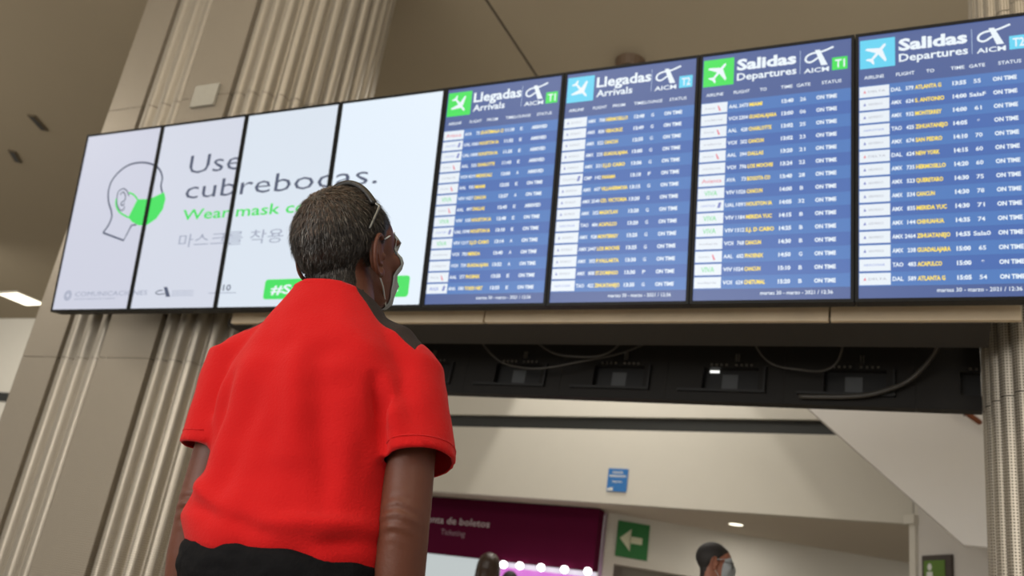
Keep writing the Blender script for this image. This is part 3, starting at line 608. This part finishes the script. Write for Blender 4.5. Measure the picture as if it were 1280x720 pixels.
def person(name, label, loc, az, H=1.75, head_yaw=0, head_pitch=0, head_off=(0, 0), skin=None, vox=.008, hairm=None, mask=False, long_hair=False, shirtm=None, pantm=None, group=None, glasses=False, hero=False):
    k = H / 1.75
    root = empty(name, loc, -az, label=label, cat='person', group=group); root.scale = (k, k, k)
    HM = Matrix.Translation((head_off[0], .028 + head_off[1], 1.632 - (.014 if hero else 0))) @ Matrix.Rotation(-head_yaw, 4, 'Z') @ Matrix.Rotation(head_pitch, 4, 'X') @ Matrix.Scale(1.015 if hero else 1.0, 4)
    bm = bmesh.new(); make_head_prims(bm, HM)
    nk = HM @ V(0, -.022, -.03)
    sweep(bm, [(0, -.012, 1.40), (0, -.010, 1.47), (head_off[0] * .5, .002, 1.53), nk], [.068, .060, .057, .056], 20)
    loft(bm, [(0, 0, .90, .16, .11), (0, 0, .98, .168, .118), (0, .005, 1.10, .155, .11), (0, 0, 1.25, .165, .108), (0, -.005, 1.36, .165, .095), (0, -.01, 1.43, .11, .07), (0, -.01, 1.47, .06, .055)], 32)
    for s in (-1, 1):
        sh = V(s * (.182 if hero and s < 0 else .163), -.01, 1.38); el_ = V(s * ARM[s][0], ARM[s][1], ARM[s][2]) if hero else V(s * .215, -.02, 1.10); wr = V(s * ARM[s][3], ARM[s][4], ARM[s][5]) if hero else V(s * .225, .03, .86)
        sweep(bm, [(s * .06, -.01, 1.42), sh], [.044, .038], 16)
        m1 = sh.lerp(el_, .45); m2 = el_.lerp(wr, .3)
        sweep(bm, [sh, m1, el_.lerp(sh, .12), el_, m2, wr.lerp(el_, .15), wr], [.038, .042, .041, .040, .041, .029, .026], 20, True, [1, 1, 1, 1, .95, .8, .72])
        ell(bm, el_ + V(0, -.012, 0), (.026, .024, .03)); hand(bm, wr + V(0, .0, -.015), s)
        sweep(bm, [(s * .088, 0, .93), (s * .095, .01, .70), (s * .098, .012, .50), (s * .10, -.005, .36), (s * .10, -.015, .20), (s * .10, -.02, .09)], [.088, .075, .056, .056, .042, .036], 20)
        sweep(bm, [(s * .10, -.03, .055), (s * .105, .06, .04), (s * .11, .15, .032)], [.038, .036, .03], 14)
    b = remesh(bm, vox, 3 if not hero else 4)
    if hero:                                            # creases of skin over the elbows
        b.normal_update()
        for v in b.verts:
            for s in (-1, 1):
                e0 = V(s * ARM[s][0], ARM[s][1] - .04, ARM[s][2] + .004); r_ = (v.co - e0).length
                if r_ < .07: v.co += v.normal * (.0030 * math.sin((v.co.z - e0.z) * 330 + abs(v.co.x - e0.x) * 90) + .003) * math.exp(-(r_ / .028) ** 2)
    bvh = BVHTree.FromBMesh(b)
    body = build('body', b, skin, root, True)
    # eyes and ears
    for s in (-1, 1):
        bm = bmesh.new(); ell(bm, (s * .032, .084, .006), (.0125, .012, .0115), HM); build('eye', bm, M_EYE, root, True)
        if not long_hair: build('ear', ear_mesh(HM, s), skin, root, True)
    # trousers
    bm = bmesh.new()
    zt = 1.10 if hero else 1.02
    loft(bm, [(0, 0, .86, .170, .125), (0, 0, .95, .178, .132), (0, .0, 1.02, .172, .128), (0, 0, zt, .168, .128)], 36)
    for s in (-1, 1): sweep(bm, [(s * .088, 0, .92), (s * .098, .005, .70), (s * .102, .005, .50), (s * .104, -.005, .30), (s * .105, -.012, .08)], [.10, .088, .074, .068, .066], 20, False)
    pb = remesh(bm, .010, 5)
    for v in pb.verts:
        n = noise.noise(V(v.co.x * 9, v.co.y * 9, v.co.z * 16)); v.co += v.normal * .004 * n if v.normal.length else V(0, 0, 0)
    build('trousers', pb, pantm, root, True)
    for s in (-1, 1):
        bm = bmesh.new(); sweep(bm, [(s * .105, -.045, .045), (s * .108, .05, .042), (s * .112, .17, .036)], [.045, .044, .038], 18, True, [1, .9, .75]); bx(bm, (s * .107 - .044, -.09, 0), (s * .107 + .044, .2, .02))
        build('shoe', remesh(bm, .008, 4), M_SHOE, root, True)
    # hair
    if long_hair:
        bm = bmesh.new(); ell(bm, (0, -.02, .045), (.095, .115, .10), HM)
        sweep(bm, [HM @ V(0, -.07, .03), HM @ V(0, -.10, -.08), V(0, -.11, 1.42), V(0, -.12, 1.30)], [.085, .085, .075, .05], 20, True, [.6] * 4)
        for s in (-1, 1): sweep(bm, [HM @ V(s * .07, 0, .05), HM @ V(s * .08, 0, -.06), V(s * .085, 0, 1.45), V(s * .09, .01, 1.36)], [.03, .03, .03, .018], 12)
        hb = remesh(bm, .008, 3)
        for v in hb.verts: v.co += v.normal * .004 * noise.noise(V(v.co.x * 60, v.co.y * 60, v.co.z * 6))
        build('hair', hb, hairm, root, True)
    else:
        hb = cap_on(bvh, HM, (0, -.01, .01), .007 if hero else .006, hair_keep, 6 if hero else 5)
        build('hair', hb, hairm, root, True)
    if mask:
        bm = bmesh.new(); nu, nv = 22, 14; c = HM @ V(0, .0, -.045); grid = []
        for j in range(nv + 1):
            row = []
            for i in range(nu + 1):
                u_ = (i / nu - .5) * 2; v_ = (j / nv - .5) * 2
                az_ = u_ * math.radians((42 if hero else 60) - 10 * abs(v_) ** 2); elv = math.radians(v_ * 40 + 2 - 6 * (1 - u_ * u_) * (v_ < 0))
                d = V(math.sin(az_) * math.cos(elv), math.cos(az_) * math.cos(elv), math.sin(elv)); dw = (HM.to_3x3() @ d).normalized()
                h = bvh.ray_cast(c + dw * .3, -dw); p = h[0] if h[0] is not None else c + dw * .08
                puff = .003 + (.005 if hero else .010) * (1 - abs(u_) ** 2) * (1 - v_ * v_) + (.003 if hero else .006) * (1 - abs(v_) ** 3) * (abs(u_) > .5) * (1 - ((abs(u_) - .75) / .25) ** 2)
                row.append(bm.verts.new(p + dw * puff))
            grid.append(row)
        for j in range(nv):
            for i in range(nu): bm.faces.new((grid[j][i], grid[j][i + 1], grid[j + 1][i + 1], grid[j + 1][i]))
        ends = {(-1, 1): grid[nv][0].co.copy(), (-1, -1): grid[0][0].co.copy(), (1, 1): grid[nv][nu].co.copy(), (1, -1): grid[0][nu].co.copy()}
        bmesh.ops.solidify(bm, geom=bm.faces[:], thickness=.0015)
        mk = build('face_mask', bm, M_MASK, root, True)
        for (s, t), p in ends.items():
            e_ = HM @ V(s * .084, -.020, .020 * t - .004); mid = p.lerp(e_, .5) + (HM.to_3x3() @ V(s * .004, 0, 0))
            bm = bmesh.new(); sweep(bm, [p, mid, e_], [.0016] * 3, 6); build('ear_loop', bm, M_MASK, mk, True)
    return root, HM, bvh
M_EYE = mat('eye_white', (205, 198, 190), rough=.2); M_SHOE = mat('shoe_black', (28, 27, 27), rough=.5); M_MASK = mat('mask_white', (205, 212, 216), rough=.8)
m_pant = mat('black_trousers', (14, 14, 18), rough=.9, spec=.15, bump=.4, bscale=90)
ARM = {1: (.206, -.055, 1.135, .212, -.01, .88), -1: (.190, -.01, 1.115, .200, .03, .87)}
m_skin = skin_mat('brown_skin', (94, 53, 38))
m_red = mat('red_cotton', (192, 20, 22), rough=.85, bump=.22, bscale=260, var=.05, vscale=5, sheen=.08, spec=.15)
m_yoke = mat('black_yoke_cloth', (40, 30, 28), rough=.9, bump=.2, bscale=260)
m_hair = mat('grey_black_hair', (52, 46, 41), rough=.6, var=.35, vscale=50, bump=.5, bscale=180, stretch=(1, 1, .2))
MAZ = math.radians(-10); MLOC = (4.207 + .771 * .056, -2.503 + .637 * .056, 0)
root, HM, bvh = person('person', 'grey-haired man in a red t-shirt seen from behind, looking up at the screens', MLOC, MAZ, 1.75, head_yaw=math.radians(16), head_pitch=math.radians(24), head_off=(-.036, -.012), skin=m_skin, vox=.0048, hairm=m_hair, mask=True, pantm=m_pant, hero=True)

# ---- red shirt
def seg_d(p, a, b):
    ab = b - a; t = max(0, min(1, (p - a).dot(ab) / ab.length_squared)); q = a + ab * t; return (p - q), t
SL = {}
bm = bmesh.new()
loft(bm, [(0, 0, 1.00, .168, .130), (-.002, .0, 1.05, .187, .148), (-.004, 0, 1.10, .198, .152), (0, .0, 1.18, .180, .138), (0, -.004, 1.28, .180, .130), (0, -.014, 1.36, .178, .122), (-.005, -.020, 1.41, .152, .104), (-.010, -.020, 1.45, .125, .090), (-.016, -.018, 1.485, .100, .080), (-.022, -.014, 1.52, .080, .072), (-.024, -.010, 1.57, .072, .068)], 56, 2.35)
for s in (-1, 1):
    sweep(bm, [(s * .05, -.012, 1.445), (s * .11, -.014, 1.425), (s * (.154 if s > 0 else .176), -.014, 1.385)], [.052, .054, .054], 20)
    el_ = V(.228 if s > 0 else -ARM[s][0], ARM[s][1], ARM[s][2]); sh = V(s * (.162 if s > 0 else .192), -.012, 1.372); d = (el_ - sh).normalized()
    tip = sh + d * .150
    sweep(bm, [sh - d * .03, sh + d * .07, sh + d * .12, tip], [.053, .058, .061, .063], 24, False, [1.05, 1.08, 1.1, 1.12])
    SL[s] = (sh, d)
b = remesh(bm, .0065, 6)
def cut(b, co, no, sel):
    geom = [f for f in b.faces if sel(f.calc_center_median())]; gs = set(geom)
    vs = {v for f in geom for v in f.verts}; es = {e for f in geom for e in f.edges}
    bmesh.ops.bisect_plane(b, geom=list(vs) + list(es) + geom, plane_co=co, plane_no=no)
    kill = [f for f in b.faces if sel(f.calc_center_median()) and (f.calc_center_median() - co).dot(no) > 1e-5]
    bmesh.ops.delete(b, geom=kill, context='FACES')
HEM = 1.055
cut(b, V(0, 0, HEM), V(0, 0, -1), lambda c: abs(c.x) < .21 and c.z < 1.10)
cut(b, V(0, -.075, 1.530), V(0, .30, 1).normalized(), lambda c: abs(c.x) < .12 and c.z > 1.46)
b.normal_update()
kill = [f for f in b.faces for s in (-1, 1) if f.normal.dot(SL[s][1]) > .72 and (f.calc_center_median() - SL[s][0]).dot(SL[s][1]) > .128 and ((f.calc_center_median() - SL[s][0]) - SL[s][1] * (f.calc_center_median() - SL[s][0]).dot(SL[s][1])).length < .078]
bmesh.ops.delete(b, geom=list(set(kill)), context='FACES')
FOLDS = [  # (a, b, width, height) ridges (+) and troughs (-) in the cloth, in the wearer's frame
    (V(.150, -.11, 1.345), V(.185, -.08, 1.27), .014, .010), (V(.130, -.12, 1.355), V(.165, -.11, 1.22), .012, -.013), (V(.160, -.10, 1.315), V(.150, -.13, 1.16), .014, .006),
    (V(.175, -.09, 1.33), V(.150, -.12, 1.30), .014, -.006),
    (V(-.150, -.11, 1.345), V(-.165, -.09, 1.24), .013, .007), (V(-.130, -.12, 1.33), V(-.150, -.12, 1.16), .012, -.006),
    (V(-.01, -.15, 1.40), V(.03, -.15, 1.22), .028, .006), (V(.03, -.15, 1.38), V(.10, -.15, 1.14), .022, -.005), (V(.10, -.15, 1.30), V(.13, -.15, 1.12), .022, .005),
    (V(-.10, -.15, 1.40), V(-.13, -.15, 1.14), .03, .005), (V(-.06, -.15, 1.34), V(-.09, -.15, 1.10), .024, -.004),
    (V(-.15, -.12, 1.12), V(.02, -.15, 1.085), .012, -.006), (V(.02, -.15, 1.10), V(.17, -.10, 1.12), .014, .006), (V(-.17, -.08, 1.16), V(-.05, -.15, 1.10), .012, .006),
    (V(-.12, -.14, 1.42), V(.0, -.14, 1.36), .03, -.003), (V(.05, -.13, 1.44), V(.14, -.12, 1.38), .02, .004), (V(.18, -.06, 1.10), V(.10, -.15, 1.08), .010, -.007)]
b.normal_update()
for v in b.verts:
    p = v.co.copy(); n = v.normal.copy(); h = 0
    if p.y < -.02:
        for a, c, wd, ht in FOLDS:
            q, t = seg_d(p, a, c); q.y *= .35; dd = q.length
            if dd < 3 * wd: h += ht * min(1, (-.02 - p.y) / .03) * math.exp(-(dd / wd) ** 2) * math.sin(PI * min(1, max(0, .12 + .76 * t)))
    h += .0028 * noise.noise(p * 9) + .0014 * noise.noise(p * 22)
    if p.z < 1.09: h += .002 * math.sin(p.x * 55 + p.y * 40) * (1.09 - p.z) / .05
    v.co = p + n * h * 1.9
# gathered hem, tucked up a little
for v in b.verts:
    if v.co.z < 1.10 and abs(v.co.x) < .2:
        t = (1.10 - v.co.z) / .05; v.co.z += .006 * math.sin(v.co.x * 30) * t; s_ = 1 - .05 * t * t; v.co.x *= s_; v.co.y *= s_
def relax(b, n=30):
    b.verts.ensure_lookup_table(); bv = {v: [e.other_vert(v) for e in v.link_edges if e.is_boundary] for v in b.verts if v.is_boundary}
    for _ in range(n):
        new = {v: v.co * .5 + sum((w_.co for w_ in ws), V(0, 0, 0)) * (.5 / len(ws)) for v, ws in bv.items() if len(ws) == 2}
        for v, c_ in new.items(): v.co = c_
relax(b)
YP = [(V(0, -.052, 1.42), V(0, 1, .12)), (V(.166, 0, 1.36), V(-1, 0, .0)), (V(-.166, 0, 1.36), V(1, 0, .0)), (V(0, 0, 1.33), V(0, 0, 1))]
for co, no in YP: bmesh.ops.bisect_plane(b, geom=b.verts[:] + b.edges[:] + b.faces[:], plane_co=co, plane_no=no.normalized())
def is_yoke(c): return all((c - co).dot(no) > 0 for co, no in YP)
yk = b.copy()
bmesh.ops.delete(b, geom=[f for f in b.faces if is_yoke(f.calc_center_median())], context='FACES')
bmesh.ops.delete(yk, geom=[f for f in yk.faces if not is_yoke(f.calc_center_median())], context='FACES')
def thick(o, t, off=-1):
    md = o.modifiers.new('s', 'SOLIDIFY'); md.thickness = t; md.offset = off
sh_o = build('red_shirt', b, m_red, root, 'keep'); thick(sh_o, .003)
yo = build('shoulder_yoke', yk, m_yoke, root, 'keep'); thick(yo, .003)
for o_ in (sh_o, yo):
    for f in o_.data.polygons: f.use_smooth = True
# stitched sleeve hems and collar ribbing
for s in (-1, 1):
    sh, d = SL[s]; c0 = sh + d * .128; x, y = frame_axes(d); bt = BVHTree.FromPolygons([v.co for v in sh_o.data.vertices], [p.vertices for p in sh_o.data.polygons]); pts = []
    for i in range(37):
        a = 2 * PI * i / 36; dr = x * math.cos(a) + y * math.sin(a); h = bt.ray_cast(c0, dr, .072)
        if h[0]: pts.append(h[0] + dr * .0003)
    if len(pts) > 8: bm = bmesh.new(); sweep(bm, pts, [.0011] * len(pts), 5, False); build('hem_stitching', bm, m_red, sh_o, True)
# ---- black waistband bunched over the trousers
bm = bmesh.new()
for i in range(14):
    pass
loft(bm, [(0, -.002, 1.00, .176, .134), (0, -.004, 1.03, .186, .146), (0, -.004, 1.06, .184, .145), (0, 0, 1.075, .172, .132)], 56)
wb = remesh(bm, .007, 3); wb.normal_update()
for v in wb.verts:
    p = v.co; v.co = p + v.normal * (.005 * noise.noise(V(p.x * 14, p.y * 14, p.z * 45)) + .003 * noise.noise(V(p.x * 40, p.y * 40, p.z * 60)))
build('waistband', wb, mat('black_nylon', (13, 13, 16), rough=.85, spec=.15, bump=.3, bscale=60), root, True)

# ---- hair strands of the man: thousands of short tapered blades on the shell, nobody could count them
random.seed(4)
shell = [o for o in root.children if o.name.startswith('hair')][0]
sm = shell.data; tris = []; 
ctr = HM @ V(0, -.01, .01); R3 = HM.to_3x3(); R3i = R3.inverted()
vs, fs, mi = [], [], []
polys = list(sm.polygons); area_w = [p.area for p in polys]; crown = V(.0, -.55, .85).normalized()
for p in random.choices(polys, area_w, k=30000):
    vv = [sm.vertices[i].co for i in p.vertices]; a, c = random.random(), random.random()
    if a + c > 1: a, c = 1 - a, 1 - c
    q = vv[0] + (vv[1] - vv[0]) * a + (vv[2] - vv[0]) * c
    d = (R3i @ (q - ctr)).normalized(); kk = hair_keep(d)
    if kk < .02: continue
    n = p.normal.copy()
    away = d - crown * d.dot(crown) * 1.0; away = away.normalized() if away.length > .05 else V(0, 1, 0)
    flow = (away * .8 + V(0, -.1, -.75)).normalized(); flow = R3 @ flow
    flow = (flow - n * flow.dot(n)).normalized(); flow = (flow + n * random.uniform(.06, .30) + V(random.uniform(-.25, .25), random.uniform(-.25, .25), random.uniform(-.2, .2))).normalized()
    near = d.dot(crown); L_ = random.uniform(.015, .027) * (.6 if kk < .1 else 1) * (.75 if near > .85 else 1); side = n.cross(flow).normalized() * random.uniform(.0004, .0008)
    i0 = len(vs); m1 = q + flow * L_ * .55 - n * .0006; tip = q + flow * L_ - n * L_ * .22
    vs += [q - n * .001 - side, q - n * .001 + side, m1 + side * .8, m1 - side * .8, tip]
    fs += [(i0, i0 + 1, i0 + 2, i0 + 3), (i0 + 3, i0 + 2, i0 + 4)]
    r_ = random.random(); mm = 1 if r_ < .11 else (2 if r_ < .11 + .55 * max(0, min(1, (near - .72) / .25)) else 0); mi += [mm, mm]
me = bpy.data.meshes.new('hair_strands'); me.from_pydata(vs, [], fs)
for m_ in (mat('hair_dark', (40, 36, 34), rough=.45), mat('hair_silver', (98, 94, 90), rough=.4), mat('hair_brown', (84, 66, 54), rough=.5)): me.materials.append(m_)
me.polygons.foreach_set('material_index', mi); so = link('hair_strands', me, root); so['kind'] = 'stuff'

# ---- sunglasses pushed up on his head
sg = empty('sunglasses', label='black sunglasses pushed up on top of the head of the man in red', cat='sunglasses'); 
sg.matrix_world = Matrix.Translation(MLOC) @ Matrix.Rotation(-MAZ, 4, 'Z') @ HM @ Matrix.Translation((0, .018, .129)) @ Matrix.Rotation(math.radians(48), 4, 'X')
m_fr = mat('black_frame', (8, 8, 9), rough=.4); m_lens = mat('dark_lens', (30, 33, 38), rough=.06, spec=.8)
arcx = lambda x: -.045 * (x / .072) ** 2 * .9
bm = bmesh.new(); pts = [V(x, arcx(x), .012 - .020 * (x / .072) ** 2) for x in [(-.072 + .144 * i / 24) for i in range(25)]]; sweep(bm, pts, [.0068] * 25, 8); build('frame', bm, m_fr, sg, True)
for s in (-1, 1):
    bm = bmesh.new(); n_ = 20; cx = s * .036
    top = [V(cx + .030 * math.cos(2 * PI * i / n_), 0, -.012 + .021 * math.sin(2 * PI * i / n_)) for i in range(n_)]
    top = [V(p.x, arcx(p.x) , p.z) for p in top]; c_ = bm.verts.new((cx, arcx(cx) + .003, -.012)); q = [bm.verts.new(p) for p in top]
    for i in range(n_): bm.faces.new((c_, q[i], q[(i + 1) % n_]))
    bmesh.ops.solidify(bm, geom=bm.faces[:], thickness=.002); build('lens', bm, m_lens, sg, True)
    bm = bmesh.new(); sweep(bm, top + [top[0]], [.0022] * (n_ + 1), 6, False); build('rim', bm, m_fr, sg, True)
    bm = bmesh.new(); a0 = V(s * .072, arcx(.072), -.006)
    Bq = sg.matrix_world.inverted() @ (Matrix.Translation(MLOC) @ Matrix.Rotation(-MAZ, 4, 'Z') @ HM)
    sweep(bm, [a0, Bq @ V(s * .084, .0, .085), Bq @ V(s * .087, -.035, .045)], [.0032, .0024, .002], 8)
    build('temple', bm, mat('temple_silver', (120, 122, 120), rough=.3, metal=.6) if s > 0 else m_fr, sg, True)

# ---- people in the background
CAMXY = V(CAM.x, CAM.y, 0)
def at(azd, dist): a = math.radians(azd); return (CAM.x + dist * math.sin(a), CAM.y + dist * math.cos(a), 0)
m_skin2 = skin_mat('light_brown_skin', (150, 98, 78)); m_hair2 = mat('short_black_hair', (34, 30, 29), rough=.7, var=.2, vscale=80); m_hair3 = mat('dark_brown_hair', (52, 34, 20), rough=.45, var=.35, vscale=40, stretch=(1, 1, .2))
m_tee = mat('navy_tee', (40, 44, 60), rough=.85); m_tee2 = mat('grey_top', (90, 84, 80), rough=.85); m_jean = mat('dark_jeans', (36, 42, 58), rough=.85)
def dress(r, m):
    bm = bmesh.new()
    loft(bm, [(0, 0, .93, .180, .135), (0, .0, 1.10, .172, .128), (0, 0, 1.28, .180, .125), (0, -.01, 1.40, .150, .095), (0, -.012, 1.46, .09, .072), (0, -.01, 1.49, .066, .062)], 40)
    for s in (-1, 1):
        sweep(bm, [(s * .05, -.012, 1.43), (s * .17, -.012, 1.385)], [.05, .058], 16); sweep(bm, [(s * .178, -.012, 1.378), (s * .20, -.016, 1.22)], [.060, .060], 16, False)
    build('shirt', remesh(bm, .010, 4), m, r, True)
r2, HM2, bv2 = person('person', 'short-haired man in a white face mask and glasses, seen in profile near the ticket hall', at(-13.0, 5.5), math.radians(60), 1.64, head_yaw=.15, skin=m_skin2, vox=.009, hairm=m_hair2, mask=True, pantm=m_jean)
dress(r2, m_tee)
eg = empty('eyeglasses', label='thin glasses worn by the masked man in profile', cat='glasses'); k2 = 1.64 / 1.75
eg.matrix_world = r2.matrix_world if False else Matrix.Translation(at(-13.0, 5.5)) @ Matrix.Rotation(-math.radians(60), 4, 'Z') @ Matrix.Scale(k2, 4) @ HM2
bm = bmesh.new()
for s in (-1, 1):
    ring = [V(s * .033 + .024 * math.cos(2 * PI * i / 16), .107 - .3 * abs(s * .033 + .024 * math.cos(2 * PI * i / 16)) ** 1.5, .004 + .018 * math.sin(2 * PI * i / 16)) for i in range(17)]
    sweep(bm, ring, [.0022] * 17, 6, False)
sweep(bm, [(-.010, .108, .008), (.010, .108, .008)], [.002, .002], 6); build('frame', bm, m_fr, eg, True)
for s in (-1, 1):
    bm = bmesh.new(); sweep(bm, [(s * .058, .100, .010), (s * .074, .06, .012), (s * .080, -.01, .016)], [.002] * 3, 6); build('temple', bm, m_fr, eg, True)
r3, HM3, _ = person('person', 'woman with long brown hair seen from behind below the purple sign', at(-26.06, 7.0), math.radians(-28), 1.50, head_yaw=0, skin=m_skin2, vox=.010, hairm=m_hair3, long_hair=True, pantm=m_jean)
dress(r3, m_tee2)
r4, HM4, _ = person('person', 'dark-haired person mostly hidden behind the woman below the purple sign', at(-24.7, 7.8), math.radians(-20), 1.46, skin=m_skin2, vox=.010, hairm=m_hair2, pantm=m_jean)
dress(r4, m_tee)
